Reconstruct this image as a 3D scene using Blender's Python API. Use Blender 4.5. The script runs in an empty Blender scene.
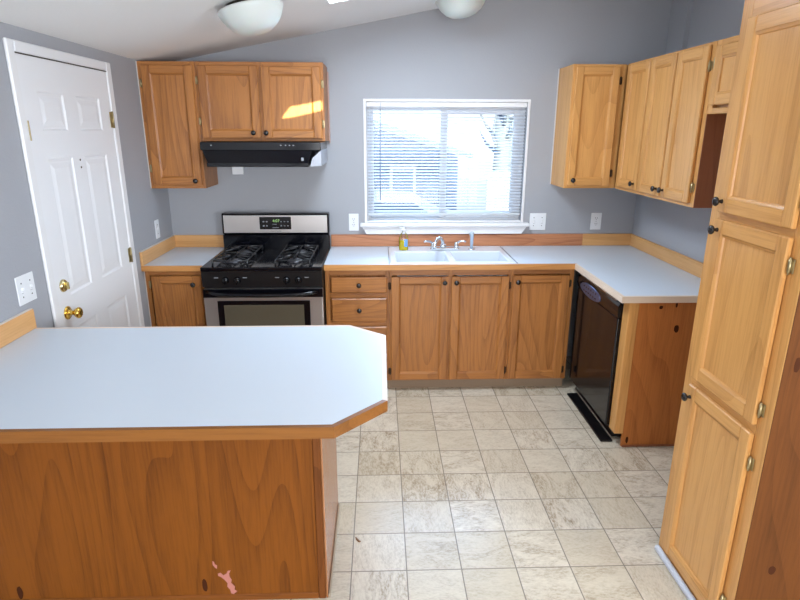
import bpy, bmesh, math, random
from mathutils import Vector, Matrix
random.seed(7)
sc = bpy.context.scene
C = sc.collection

# ------------------------------------------------------------------ camera
CX, CY, CZ = 1.5336, -4.2367, 1.7522
YAW, PIT, ROL, FPX = 0.03483, -0.29040, 0.00286, 570.71
def cam_axes():
    cy, sy, cp, sp = math.cos(YAW), math.sin(YAW), math.cos(PIT), math.sin(PIT)
    f = Vector((sy*cp, cy*cp, sp)); r = Vector((cy, -sy, 0)); u = r.cross(f)
    return r*math.cos(ROL)+u*math.sin(ROL), -r*math.sin(ROL)+u*math.cos(ROL), f
r_, u_, f_ = cam_axes()
cd = bpy.data.cameras.new('camera'); cam = bpy.data.objects.new('camera', cd); C.objects.link(cam)
M = Matrix((r_, u_, -f_)).transposed().to_4x4(); M.translation = (CX, CY, CZ)
cam.matrix_world = M
cd.sensor_width = 36; cd.lens = FPX*36/800; cd.clip_start = .05
sc.camera = cam

# ------------------------------------------------------------------ world, sun, skylight and fill lamps, exposure
w = bpy.data.worlds.new('sky'); sc.world = w; w.use_nodes = True
wn = w.node_tree.nodes; wn['Background'].inputs[0].default_value = (.80, .90, 1, 1)
wn['Background'].inputs[1].default_value = 1.35

SKY_Z = lambda x: 2.166+.19*x            # the sloped ceiling
SUNX, SUNZ = .12, .08                    # low evening sun through the gable opening cut behind the camera for the sun patch
def sun():
    l = bpy.data.lights.new('sun', 'SUN'); l.energy = 14; l.angle = .0025; l.color = (1, .78, .36)
    o = bpy.data.objects.new('sun', l); C.objects.link(o)
    d = Vector((-SUNX, 1, -SUNZ))
    o.rotation_euler = d.to_track_quat('-Z', 'Y').to_euler()
sun()
def area(name, loc, aim, sx, sy, e, col):
    l = bpy.data.lights.new(name, 'AREA'); l.shape = 'RECTANGLE'; l.size = sx; l.size_y = sy; l.energy = e; l.color = col
    o = bpy.data.objects.new(name, l); C.objects.link(o); o.location = loc
    o.rotation_euler = (Vector(aim)-Vector(loc)).to_track_quat('-Z', 'Y').to_euler()
# daylight from the skylight shaft, plus added fill lamps, two unseen behind the camera
area('skylight_daylight', (1.60, -1.18, 2.66), (2.8, -.2, 0), .62, .68, 34, (.74, .87, 1))
area('rear_fill_lamp', (2.0, -7.3, 1.25), (2.2, 0, 2.9), 3.2, 1.9, 116, (.95, .97, 1))  # broad fill added behind the camera, no glass doors there
area('kitchen_window_fill', (2.0, 2.3, 2.75), (2.0, -.9, 1.0), 2.6, 1.1, 230, (.36, .62, 1))  # lamp added outside above the window to brighten counters and slats
area('side_fill_lamp', (4.85, -5.2, 1.5), (0.0, -2.0, 1.2), 1.8, 1.3, 165, (.78, .89, 1))  # fill added for the left wall, no side window there

vs = sc.view_settings
vs.view_transform = 'Standard'; vs.look = 'None'; vs.gamma = 1; vs.use_curve_mapping = False; vs.exposure = .36

# ------------------------------------------------------------------ colour and materials
def lin(c):
    return tuple(((v/255)/12.92 if v/255 <= .04045 else ((v/255+.055)/1.055)**2.4) for v in c)+(1,)
def newmat(name, rgb=(200, 200, 200), rough=.5, metal=0, spec=.5, coat=0):
    m = bpy.data.materials.new(name); m.use_nodes = True
    b = m.node_tree.nodes['Principled BSDF']
    b.inputs['Base Color'].default_value = lin(rgb); b.inputs['Roughness'].default_value = rough
    b.inputs['Metallic'].default_value = metal; b.inputs['Specular IOR Level'].default_value = spec
    b.inputs['Coat Weight'].default_value = coat; b.inputs['Coat Roughness'].default_value = .15
    return m
class NT:
    def __init__(s, m): s.t = m.node_tree; s.b = s.t.nodes['Principled BSDF']
    def n(s, typ, **kw):
        o = s.t.nodes.new(typ)
        for k, v in kw.items():
            if k.startswith('i_'):
                o.inputs[int(k[2:]) if k[2:].isdigit() else k[2:].replace('_', ' ')].default_value = v
            else: setattr(o, k, v)
        return o
    def l(s, a, b): s.t.links.new(a, b)
    def math(s, op, a, b=None, c=None):
        o = s.n('ShaderNodeMath', operation=op)
        for i, v in enumerate((a, b, c)):
            if v is None: continue
            if isinstance(v, (int, float)): o.inputs[i].default_value = v
            else: s.l(v, o.inputs[i])
        return o.outputs[0]
    def mix(s, fac, a, b):
        o = s.n('ShaderNodeMix', data_type='RGBA')
        if isinstance(fac, (int, float)): o.inputs[0].default_value = fac
        else: s.l(fac, o.inputs[0])
        for i, v in ((6, a), (7, b)):
            if isinstance(v, tuple): o.inputs[i].default_value = v
            else: s.l(v, o.inputs[i])
        return o.outputs[2]
def paint(name, rgb, rough=.6, bump=.0, scale=60, mott=.04, **kw):
    m = newmat(name, rgb, rough, **kw); t = NT(m)
    tc = t.n('ShaderNodeTexCoord'); no = t.n('ShaderNodeTexNoise', i_Scale=scale, i_Detail=4.0); t.l(tc.outputs['Object'], no.inputs['Vector'])
    lo = t.n('ShaderNodeTexNoise', i_Scale=2.2, i_Detail=3.0); t.l(tc.outputs['Object'], lo.inputs['Vector'])
    c = lin(rgb); d = tuple(v*(1-mott*2) for v in c[:3])+(1,)
    t.l(t.mix(lo.outputs[0], c, d), t.b.inputs['Base Color'])
    if bump:
        bp = t.n('ShaderNodeBump', i_Strength=bump, i_Distance=.004); t.l(no.outputs[0], bp.inputs['Height']); t.l(bp.outputs[0], t.b.inputs['Normal'])
    return m
def wood(name, rgb, dark, axis='z', rough=.34, rings=26, contrast=.5, spec=.5, stretch=.13, coat=.0, cross=3.2, pore=.35):
    """oak: contour rings of a stretched noise give the cathedral grain, fine stretched noise the pores"""
    m = newmat(name, rgb, rough, spec=spec, coat=coat); t = NT(m)
    tc = t.n('ShaderNodeTexCoord'); oi = t.n('ShaderNodeObjectInfo')
    cm = t.n('ShaderNodeCombineXYZ')
    for i, k in enumerate((13.0, 17.0, 7.0)): t.l(t.math('MULTIPLY', oi.outputs['Random'], k), cm.inputs[i])
    ad = t.n('ShaderNodeVectorMath', operation='ADD'); t.l(tc.outputs['Object'], ad.inputs[0]); t.l(cm.outputs[0], ad.inputs[1])
    def sca(along, across):
        v = [across]*3; v['xyz'.index(axis)] = along
        s = t.n('ShaderNodeVectorMath', operation='MULTIPLY'); s.inputs[1].default_value = v; t.l(ad.outputs[0], s.inputs[0]); return s.outputs[0]
    n1 = t.n('ShaderNodeTexNoise', i_Scale=1.0, i_Detail=1.2, i_Roughness=.4, i_Distortion=.15); t.l(sca(stretch*cross, cross), n1.inputs['Vector'])
    s1 = t.math('FRACT', t.math('MULTIPLY', n1.outputs[0], float(rings)*1.0))
    s1 = t.math('POWER', s1, 3.0)
    n2 = t.n('ShaderNodeTexNoise', i_Scale=1.0, i_Detail=4.0, i_Roughness=.7); t.l(sca(5, 120), n2.inputs['Vector'])
    pr = t.n('ShaderNodeMapRange', i_1=.44, i_2=.66); t.l(n2.outputs[0], pr.inputs[0])
    n3 = t.n('ShaderNodeTexNoise', i_Scale=1.0, i_Detail=3.0); t.l(sca(.8, 16), n3.inputs['Vector'])
    f = t.n('ShaderNodeClamp')
    fa = t.math('ADD', t.math('MULTIPLY', s1, contrast), t.math('MULTIPLY', pr.outputs[0], pore))
    fb = t.math('ADD', fa, t.math('MULTIPLY_ADD', n3.outputs[0], .9, -.45))
    t.l(fb, f.inputs[0])
    t.l(t.mix(f.outputs[0], lin(rgb), lin(dark)), t.b.inputs['Base Color'])
    bp = t.n('ShaderNodeBump', i_Strength=.08, i_Distance=.001); t.l(pr.outputs[0], bp.inputs['Height']); t.l(bp.outputs[0], t.b.inputs['Normal'])
    return m

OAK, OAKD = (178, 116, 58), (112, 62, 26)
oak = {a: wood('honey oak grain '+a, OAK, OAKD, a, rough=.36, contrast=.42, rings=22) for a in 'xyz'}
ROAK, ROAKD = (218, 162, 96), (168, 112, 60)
roak = {a: wood('sheen lightened honey oak grain '+a, ROAK, ROAKD, a, rough=.27, contrast=.26, cross=2.4, pore=.3, rings=16) for a in 'xyz'}  # right-hand oak, window sheen lightened into its colour
ply_island = wood('island oak plywood', (128, 72, 20), (86, 44, 10), 'z', rough=.42, rings=15, contrast=.42, cross=2.4, stretch=.2, spec=.2)
ply_end = wood('reddish plywood', (188, 116, 58), (136, 78, 36), 'z', rough=.45, rings=13, contrast=.3, cross=2.4, stretch=.2, spec=.25)
ply_in = wood('dark cabinet side plywood', (150, 92, 60), (112, 64, 40), 'z', rough=.5, rings=12, contrast=.35, cross=2.6)
edge_oak = wood('oak counter edging', (205, 146, 84), (160, 100, 50), 'x', rough=.3, rings=14, contrast=.4, cross=3)
edge_pale = paint('pale counter edging', (232, 212, 192), .35)  # plain pale edging, lighter than the oak edge bands
splash_pine = wood('yellow pine backsplash', (220, 168, 110), (190, 132, 70), 'x', rough=.35, rings=10, contrast=.35, cross=2)
splash_pine_y = wood('yellow pine backsplash side', (222, 172, 116), (194, 138, 76), 'y', rough=.35, rings=10, contrast=.35, cross=2)
splash_red = wood('red stained pine backsplash', (196, 132, 92), (150, 86, 52), 'x', rough=.38, rings=16, contrast=.5, cross=4)
kick_mat = paint('taupe kick board', (150, 128, 106), .5)
knot_mat = paint('dark wood knot', (70, 36, 18), .8, spec=.1)
white_gap = paint('white caulk', (222, 214, 208), .5)
wall_mat = paint('grey violet wall paint', (166, 168, 174), .5, bump=.25, scale=90, mott=.01)
ceil_mat = paint('white ceiling paint', (240, 239, 238), .8, bump=.2, scale=70, mott=.01)
white_trim = paint('white trim paint', (236, 236, 238), .4, mott=.01)
door_mat = paint('white door paint', (238, 239, 242), .38, mott=.01)
laminate = paint('white laminate', (206, 215, 225), .34, mott=.015, spec=.3)
plastic = paint('white plastic', (235, 237, 240), .35, mott=0)
slot_mat = newmat('outlet slot', (70, 66, 66), .5)
black_knob = newmat('black bronze knob', (34, 30, 30), .22, metal=.3, spec=.7)
brass = newmat('polished brass', (226, 186, 92), .16, metal=1)
pewter = newmat('antique brass hinge', (176, 160, 122), .3, metal=.9)
dark_hinge = newmat('dark bronze hinge', (70, 50, 34), .4, metal=.7)
chrome = newmat('chrome', (225, 230, 235), .12, metal=1)
black_en = newmat('black enamel', (8, 9, 16), .12, spec=.4)
black_mat = newmat('satin black', (15, 15, 18), .35)
cast = newmat('cast iron grate', (30, 30, 34), .3, spec=.7)
steel = newmat('brushed stainless steel', (192, 188, 186), .3, metal=.85)
def brush(m):
    t = NT(m); tc = t.n('ShaderNodeTexCoord'); s = t.n('ShaderNodeVectorMath', operation='MULTIPLY'); s.inputs[1].default_value = (3, 60, 700)
    t.l(tc.outputs['Object'], s.inputs[0]); n = t.n('ShaderNodeTexNoise', i_Scale=1.0); t.l(s.outputs[0], n.inputs['Vector'])
    r = t.n('ShaderNodeMapRange', i_3=.25, i_4=.42); t.l(n.outputs[0], r.inputs[0]); t.l(r.outputs[0], t.b.inputs['Roughness'])
brush(steel)
oven_glass = newmat('oven window glass', (92, 86, 72), .12, spec=.8)
porcelain = newmat('white porcelain', (226, 232, 240), .12)
frost = newmat('frosted white glass', (208, 213, 210), .3)
frost.node_tree.nodes['Principled BSDF'].inputs['Subsurface Weight'].default_value = .2
slat_mat = newmat('white blind slat', (238, 240, 243), .45)
t = NT(slat_mat)
tr = t.n('ShaderNodeBsdfTranslucent'); tr.inputs[0].default_value = (.9, .93, 1, 1)
mx = t.n('ShaderNodeMixShader'); mx.inputs[0].default_value = .35
t.l(t.b.outputs[0], mx.inputs[1]); t.l(tr.outputs[0], mx.inputs[2]); t.l(mx.outputs[0], t.t.nodes['Material Output'].inputs[0])
def glass(name, col=(1, 1, 1)):
    m = bpy.data.materials.new(name); m.use_nodes = True; nt = m.node_tree; nt.nodes.clear()
    o = nt.nodes.new('ShaderNodeOutputMaterial'); g = nt.nodes.new('ShaderNodeBsdfGlossy'); g.inputs['Roughness'].default_value = .02
    tr = nt.nodes.new('ShaderNodeBsdfTransparent'); tr.inputs[0].default_value = (*col, 1); mx = nt.nodes.new('ShaderNodeMixShader')
    fr = nt.nodes.new('ShaderNodeFresnel'); nt.links.new(fr.outputs[0], mx.inputs[0])
    nt.links.new(tr.outputs[0], mx.inputs[1]); nt.links.new(g.outputs[0], mx.inputs[2]); nt.links.new(mx.outputs[0], o.inputs[0]); return m
pane = glass('window glass', (.97, .99, 1))
bottle_glass = glass('clear bottle plastic', (.97, .98, .99))
soap = newmat('yellow dish soap', (250, 230, 30), .2)
blue_label = newmat('blue paper label', (110, 160, 222), .4)
green_led = newmat('green led digits', (60, 80, 50), .4)
green_led.node_tree.nodes['Principled BSDF'].inputs['Emission Color'].default_value = (.45, .8, .25, 1)
green_led.node_tree.nodes['Principled BSDF'].inputs['Emission Strength'].default_value = .6
grey_print = newmat('grey print', (150, 152, 158), .5)
panel_blk = newmat('control panel black', (22, 23, 28), .2)
badge = newmat('silver blue badge', (82, 88, 118), .3, metal=.5)
pink = newmat('pink paint smear', (184, 120, 108), .7, spec=.2)
leaf_mat = newmat('dry brown leaf', (128, 88, 52), .7)
hood_sheen = newmat('hood end sheen grey', (176, 180, 190), .35)  # reflected light on the hood end, put in as pale grey
vinyl_strip = newmat('white vinyl cove strip', (208, 212, 222), .3)

def floor_material():
    m = newmat('vinyl floor tiles', (215, 205, 185), .3); t = NT(m)
    T = .2285
    tc = t.n('ShaderNodeTexCoord'); sp = t.n('ShaderNodeSeparateXYZ'); t.l(tc.outputs['Object'], sp.inputs[0])
    u = t.math('DIVIDE', t.math('SUBTRACT', sp.outputs[0], 1.6326-T*20), T); v = t.math('DIVIDE', t.math('ADD', sp.outputs[1], .6927+T*60), T)
    fu, fv = t.math('FRACT', u), t.math('FRACT', v)
    cu, cv = t.math('FLOOR', u), t.math('FLOOR', v)
    def edge(f): return t.math('MINIMUM', f, t.math('SUBTRACT', 1.0, f))
    e = t.math('MINIMUM', edge(fu), edge(fv))
    g = t.n('ShaderNodeMapRange', i_1=.006, i_2=.014, i_3=1.0, i_4=0.0); t.l(e, g.inputs[0])
    cc = t.n('ShaderNodeCombineXYZ'); t.l(cu, cc.inputs[0]); t.l(cv, cc.inputs[1])
    wn_ = t.n('ShaderNodeTexWhiteNoise', noise_dimensions='2D'); t.l(cc.outputs[0], wn_.inputs['Vector'])
    wn2 = t.n('ShaderNodeTexWhiteNoise', noise_dimensions='3D'); t.l(wn_.outputs['Color'], wn2.inputs['Vector'])
    off = t.n('ShaderNodeVectorMath', operation='MULTIPLY_ADD'); off.inputs[1].default_value = (40, 40, 40)
    t.l(wn_.outputs['Color'], off.inputs[0]); t.l(tc.outputs['Object'], off.inputs[2])
    # half of the tiles have their veining turned by 90 degrees
    rot = t.n('ShaderNodeVectorRotate', rotation_type='Z_AXIS'); t.l(off.outputs[0], rot.inputs[0])
    t.l(t.math('MULTIPLY', t.math('FLOOR', t.math('MULTIPLY', wn2.outputs['Value'], 4.0)), 1.57), rot.inputs['Angle'])
    st = t.n('ShaderNodeVectorMath', operation='MULTIPLY'); st.inputs[1].default_value = (1, 2.3, 1); t.l(rot.outputs[0], st.inputs[0])
    n1 = t.n('ShaderNodeTexNoise', i_Scale=6.0, i_Detail=7.0, i_Roughness=.68, i_Distortion=1.2); t.l(st.outputs[0], n1.inputs['Vector'])
    n2 = t.n('ShaderNodeTexNoise', i_Scale=55.0, i_Detail=4.0, i_Roughness=.7); t.l(st.outputs[0], n2.inputs['Vector'])
    rr = t.n('ShaderNodeMapRange', i_1=.42, i_2=.62); t.l(n1.outputs[0], rr.inputs[0])
    r2 = t.n('ShaderNodeMapRange', i_1=.42, i_2=.66); t.l(n2.outputs[0], r2.inputs[0])
    amt = t.math('MULTIPLY_ADD', t.math('POWER', wn2.outputs['Value'], 1.6), .75, .30)
    vein = t.math('MULTIPLY', t.math('MULTIPLY', rr.outputs[0], t.math('MULTIPLY_ADD', r2.outputs[0], .7, .3)), amt)
    base = t.mix(wn_.outputs['Value'], lin((224, 214, 196)), lin((210, 198, 176)))
    c = t.mix(vein, base, lin((132, 108, 80)))
    fine = t.math('MULTIPLY', r2.outputs[0], .3)
    c = t.mix(fine, c, lin((176, 160, 138)))
    c = t.mix(g.outputs[0], c, lin((138, 128, 116)))
    t.l(c, t.b.inputs['Base Color'])
    bp = t.n('ShaderNodeBump', i_Strength=.35, i_Distance=.002); t.l(t.math('SUBTRACT', t.math('MULTIPLY', n2.outputs[0], .25), g.outputs[0]), bp.inputs['Height']); t.l(bp.outputs[0], t.b.inputs['Normal'])
    t.b.inputs['Roughness'].default_value = .26
    return m
floor_mat = floor_material()

# ------------------------------------------------------------------ mesh helpers (everything is drawn in world metres)
def BM(): return bmesh.new()
def box(bm, x0, x1, y0, y1, z0, z1, bev=0, mi=0, seg=1):
    if x0 > x1: x0, x1 = x1, x0
    if y0 > y1: y0, y1 = y1, y0
    if z0 > z1: z0, z1 = z1, z0
    vs_ = [bm.verts.new((x, y, z)) for x in (x0, x1) for y in (y0, y1) for z in (z0, z1)]
    idx = [(0, 1, 3, 2), (4, 6, 7, 5), (0, 4, 5, 1), (2, 3, 7, 6), (0, 2, 6, 4), (1, 5, 7, 3)]
    fs = [bm.faces.new([vs_[i] for i in q]) for q in idx]
    for f in fs: f.material_index = mi
    if bev > 0:
        bev = min(bev, .45*min(x1-x0, y1-y0, z1-z0))
        es = list({e for f in fs for e in f.edges})
        r = bmesh.ops.bevel(bm, geom=es, offset=bev, segments=seg, affect='EDGES', profile=.5)
        for f in r['faces']: f.material_index = mi
def prism(bm, pts, z0, z1, mi=0, side_mi=None, axis='z', cap_mi=None):
    """extrude the polygon pts between z0 and z1 along axis"""
    def P(a, b, c): return {'z': (a, b, c), 'y': (a, c, b), 'x': (c, a, b)}[axis]
    lo = [bm.verts.new(P(a, b, z0)) for a, b in pts]; hi = [bm.verts.new(P(a, b, z1)) for a, b in pts]
    n = len(pts)
    for i in range(n):
        f = bm.faces.new((lo[i], lo[(i+1) % n], hi[(i+1) % n], hi[i]))
        f.material_index = side_mi[i] if side_mi else mi
    f = bm.faces.new(lo[::-1]); f.material_index = mi
    f = bm.faces.new(hi); f.material_index = mi
def lathe(bm, prof, origin, axis, n=20, mi=0):
    """profile of (radius, distance along axis)"""
    a = Vector(axis).normalized(); o = Vector(origin)
    p = a.orthogonal().normalized(); q = a.cross(p)
    rings = []
    for r, d in prof:
        if r < 1e-6: rings.append([bm.verts.new(o+a*d)]); continue
        rings.append([bm.verts.new(o+a*d+(p*math.cos(2*math.pi*k/n)+q*math.sin(2*math.pi*k/n))*r) for k in range(n)])
    for A, B in zip(rings, rings[1:]):
        for k in range(n):
            if len(A) == 1 and len(B) == 1: continue
            if len(A) == 1: f = bm.faces.new((A[0], B[k], B[(k+1) % n]))
            elif len(B) == 1: f = bm.faces.new((A[k], A[(k+1) % n], B[0]))
            else: f = bm.faces.new((A[k], A[(k+1) % n], B[(k+1) % n], B[k]))
            f.material_index = mi; f.smooth = True
    for R in (rings[0], rings[-1]):
        if len(R) > 2:
            f = bm.faces.new(R); f.material_index = mi
def tube(bm, pts, rad, n=10, mi=0):
    pts = [Vector(p) for p in pts]; rs = rad if isinstance(rad, (list, tuple)) else [rad]*len(pts)
    rings = []; prev = None
    for i, p in enumerate(pts):
        d = (pts[min(i+1, len(pts)-1)]-pts[max(i-1, 0)]).normalized()
        a = d.orthogonal().normalized() if prev is None else (prev-d*prev.dot(d)).normalized()
        prev = a; b = d.cross(a)
        rings.append([bm.verts.new(p+(a*math.cos(2*math.pi*k/n)+b*math.sin(2*math.pi*k/n))*rs[i]) for k in range(n)])
    for A, B in zip(rings, rings[1:]):
        for k in range(n):
            f = bm.faces.new((A[k], A[(k+1) % n], B[(k+1) % n], B[k])); f.smooth = True; f.material_index = mi
    for R in (rings[0], rings[-1]): bm.faces.new(R).material_index = mi
def blob(bm, u0, v0, ru, rv, plane, off, mi=1, n=14, jag=.08):
    """small flat mark on a panel: plane 'y' (u=x, v=z) or 'x' (u=y, v=z)"""
    vs_ = []
    for k in range(n):
        a = 2*math.pi*k/n; j = 1+random.uniform(-jag, jag)
        u = u0+ru*math.cos(a)*j; v = v0+rv*math.sin(a)*j
        vs_.append(bm.verts.new((u, off, v) if plane == 'y' else (off, u, v)))
    f = bm.faces.new(vs_); f.material_index = mi
def root_of(o):
    while o.parent: o = o.parent
    return o
def obj(name, bm, mats, parent=None, base=None):
    bmesh.ops.recalc_face_normals(bm, faces=bm.faces[:])
    me = bpy.data.meshes.new(name)
    if not isinstance(mats, (list, tuple)): mats = [mats]
    for m in mats: me.materials.append(m)
    if parent is not None: org = Vector(root_of(parent).location)
    else:
        xs = [v.co for v in bm.verts]
        org = Vector(base) if base is not None else Vector(((min(c.x for c in xs)+max(c.x for c in xs))/2, (min(c.y for c in xs)+max(c.y for c in xs))/2, min(c.z for c in xs)))
    bmesh.ops.translate(bm, verts=bm.verts[:], vec=-org)
    bm.to_mesh(me); bm.free()
    o = bpy.data.objects.new(name, me); C.objects.link(o)
    if parent is not None: o.parent = parent
    else: o.location = org
    return o
def thing(name, label, cat, loc, group=None):
    o = bpy.data.objects.new(name, None); C.objects.link(o); o.location = loc; o.empty_display_size = .1
    o['label'] = label; o['category'] = cat
    if group: o['group'] = group
    return o
def tag(o, label, cat, group=None):
    o['label'] = label; o['category'] = cat
    if group: o['group'] = group
    return o
def struct(name, bm, mats, label=None, base=(0, 0, 0), cat='structure'):
    o = obj(name, bm, mats, base=base); o['kind'] = 'structure'
    o['label'] = label; o['category'] = cat
    return o
def text(name, body, size, mat, parent, loc, normal='-y', ext=.0006, depth_scale=1.0):
    cu = bpy.data.curves.new(name, 'FONT'); cu.body = body; cu.size = size; cu.extrude = ext; cu.align_x = 'CENTER'; cu.align_y = 'CENTER'
    to = bpy.data.objects.new('t', cu); C.objects.link(to)
    dg = bpy.context.evaluated_depsgraph_get(); me = bpy.data.meshes.new_from_object(to.evaluated_get(dg))
    bpy.data.objects.remove(to)
    R = {'-y': Matrix.Rotation(math.pi/2, 4, 'X'), '-x': Matrix.Rotation(-math.pi/2, 4, 'Z') @ Matrix.Rotation(math.pi/2, 4, 'X')}[normal]
    me.transform(Matrix.Translation(Vector(loc)-Vector(root_of(parent).location)) @ R)
    me.materials.clear(); me.materials.append(mat)
    o = bpy.data.objects.new(name, me); C.objects.link(o); o.parent = parent
    return o

# facing frames: a cabinet front either looks towards the camera ('y': u = x) or to the left ('x': u = -y)
class Face:
    def __init__(s, kind, off): s.k = kind; s.o = off
    def box(s, bm, u0, u1, n0, n1, v0, v1, bev=0, mi=0):
        if s.k == 'y': box(bm, u0, u1, s.o-n0, s.o-n1, v0, v1, bev, mi)
        else: box(bm, s.o-n0, s.o-n1, u0, u1, v0, v1, bev, mi)
    def pt(s, u, n, v): return (u, s.o-n, v) if s.k == 'y' else (s.o-n, u, v)
    def out(s): return (0, -1, 0) if s.k == 'y' else (-1, 0, 0)

def panel_door(F, u0, u1, v0, v1, parent, W, name='door', st=.055, rl=.05, th=.019, knob=None, hinges=(), hinge_mat=None, label=None):
    h = 'x' if F.k == 'y' else 'y'
    bm = BM()
    F.box(bm, u0, u0+st, .001, th, v0, v1, .004, 0)
    F.box(bm, u1-st, u1, .001, th, v0, v1, .004, 0)
    F.box(bm, u0+st-.0005, u1-st+.0005, .001, th-.0008, v0, v0+rl, .004, 1)
    F.box(bm, u0+st-.0005, u1-st+.0005, .001, th-.0008, v1-rl, v1, .004, 1)
    # sloped sticking round the recessed panel, and the panel
    def ring(i, n):
        a, b, c, d = u0+st+i, u1-st-i, v0+rl+i, v1-rl-i
        return [bm.verts.new(F.pt(*q)) for q in ((a, n, c), (b, n, c), (b, n, d), (a, n, d))]
    R = [ring(-.001, th-.002), ring(.006, th-.006), ring(.008, .007), ring(.009, .0065)]
    for A, B in zip(R, R[1:]):
        for k in range(4):
            f = bm.faces.new((A[k], A[(k+1) % 4], B[(k+1) % 4], B[k])); f.material_index = 1 if k in (0, 2) else 0
    bm.faces.new(R[-1])
    d = obj(name, bm, [W['z'], W[h]], parent)
    if label: d['label'] = label
    if knob: cab_knob(F, knob[0], knob[1], d, th)
    for hu, hv in hinges: cab_hinge(F, hu, hv, d, hinge_mat or pewter)
    return d
def cab_knob(F, u, v, parent, n0=.019):
    bm = BM()
    lathe(bm, [(.008, 0), (.007, .004), (.0055, .010), (.007, .015), (.014, .018), (.0165, .022), (.0155, .027), (.009, .031), (0, .032)], F.pt(u, n0-.0005, v), F.out(), 20)
    return obj('knob', bm, black_knob, parent)
def cab_hinge(F, u, v, parent, m):
    bm = BM()
    F.box(bm, u-.012, u+.012, .0015, .0045, v-.022, v+.022, .001)
    a = Vector(F.pt(u, .009, v-.026)); b = Vector(F.pt(u, .009, v+.026))
    tube(bm, [a, a+(b-a)*.12, a+(b-a)*.14, a+(b-a)*.86, a+(b-a)*.88, b], [.0035, .0035, .0055, .0055, .0035, .0035], 10)
    F.box(bm, u-.005, u+.005, .004, .011, v-.014, v+.014, .001)
    return obj('hinge', bm, m, parent)
def drawer_front(F, u0, u1, v0, v1, parent, W, knob=True):
    h = 'x' if F.k == 'y' else 'y'
    bm = BM(); F.box(bm, u0, u1, .001, .019, v0, v1, .006, 0)
    d = obj('drawer', bm, W[h], parent)
    if knob: cab_knob(F, (u0+u1)/2, (v0+v1)/2+.002, d)
    return d
def carcass(F, u0, u1, depth, v0, v1, parent, m, ff, stiles, rails, W):
    """box behind the face frame plus the face frame; stiles/rails as (from, to)"""
    bm = BM(); F.box(bm, u0, u1, -depth, -ff, v0, v1, .001)
    obj('body', bm, m, parent)
    h = 'x' if F.k == 'y' else 'y'
    bm = BM()
    for a, b in stiles: F.box(bm, a, b, -ff+.0002, 0, v0, v1, .0012, 0)
    for c, d, a, b in rails: F.box(bm, a+.0002, b-.0002, -ff+.0002, -.0003, c, d, .001, 1)
    obj('face_frame', bm, [W['z'], W[h]], parent)

# ------------------------------------------------------------------ geometry constants
XR = 3.4445; H = .9107; HB = .090; D = .628
ZUB, ZUT, UD = 1.3694, 2.1605, .3106
# ================================================================== the setting
bm = BM(); box(bm, -.12, 5.0, -7.5, .12, -.08, 0)
struct('floor', bm, floor_mat, 'square vinyl tile floor, cream with brown marbling', cat='floor')
# back wall with the window opening
WX0, WX1, WZ0, WZ1 = 1.437, 2.585, 1.088, 1.940
bm = BM()
box(bm, -.12, WX0, 0, .12, 0, 2.62); box(bm, WX1, 3.66, 0, .12, 0, 2.95); box(bm, WX0, WX1, 0, .12, 0, WZ0); box(bm, WX0, WX1, 0, .12, WZ1, 2.75)
struct('wall_back', bm, wall_mat, 'grey back wall around the kitchen window', cat='wall')
bm = BM(); box(bm, -.12, 0, -7.5, -.001, 0, 2.17)
struct('wall_left', bm, wall_mat, 'grey left wall with the white door', cat='wall')
bm = BM()
box(bm, XR, 3.66, -2.75, -.001, 0, 2.20)
box(bm, 3.56, 3.66, -2.75, -.001, 2.2005, 2.90)
box(bm, 3.528, 3.5595, -.225, -.001, 2.2005, 2.88)
box(bm, 3.6605, 5.0, -2.87, -2.75, 0, 3.2)
box(bm, 5.0, 5.12, -7.5, -2.75, 0, 3.2)
struct('wall_right', bm, wall_mat, 'grey right wall behind the cabinets', cat='wall')
# ceiling with the skylight opening
SX0, SX1, SY1, SY0 = 1.247, 1.95, -.80, -1.56
def slab(bm, x0, x1, y0, y1, t=.14, dz=0):
    vs_ = []
    for x in (x0, x1):
        for y in (y0, y1):
            for z in (SKY_Z(x)+dz, SKY_Z(x)+dz+t): vs_.append(bm.verts.new((x, y, z)))
    for q in [(0, 1, 3, 2), (4, 6, 7, 5), (0, 4, 5, 1), (2, 3, 7, 6), (0, 2, 6, 4), (1, 5, 7, 3)]: bm.faces.new([vs_[i] for i in q])
bm = BM()
slab(bm, -.12, SX0, -7.5, .12); slab(bm, SX1, 5.12, -7.5, .12); slab(bm, SX0, SX1, SY1, .12); slab(bm, SX0, SX1, -7.5, SY0)
struct('ceiling', bm, ceil_mat, 'white ceiling sloping up to the right', cat='ceiling')
bm = BM()
for a in ((SX0, SX0+.02, SY0, SY1), (SX1-.02, SX1, SY0, SY1), (SX0+.02, SX1-.02, SY0, SY0+.02), (SX0+.02, SX1-.02, SY1-.02, SY1)): slab(bm, *a, t=.40, dz=-.006)
o = struct('window_2', bm, white_trim, 'small square skylight in the sloped ceiling, only a corner in view', cat='skylight')
bm = BM(); slab(bm, SX0+.02, SX1-.02, SY0+.02, SY1-.02, t=.006, dz=.36); obj('glass_pane', bm, pane, o)
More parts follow.
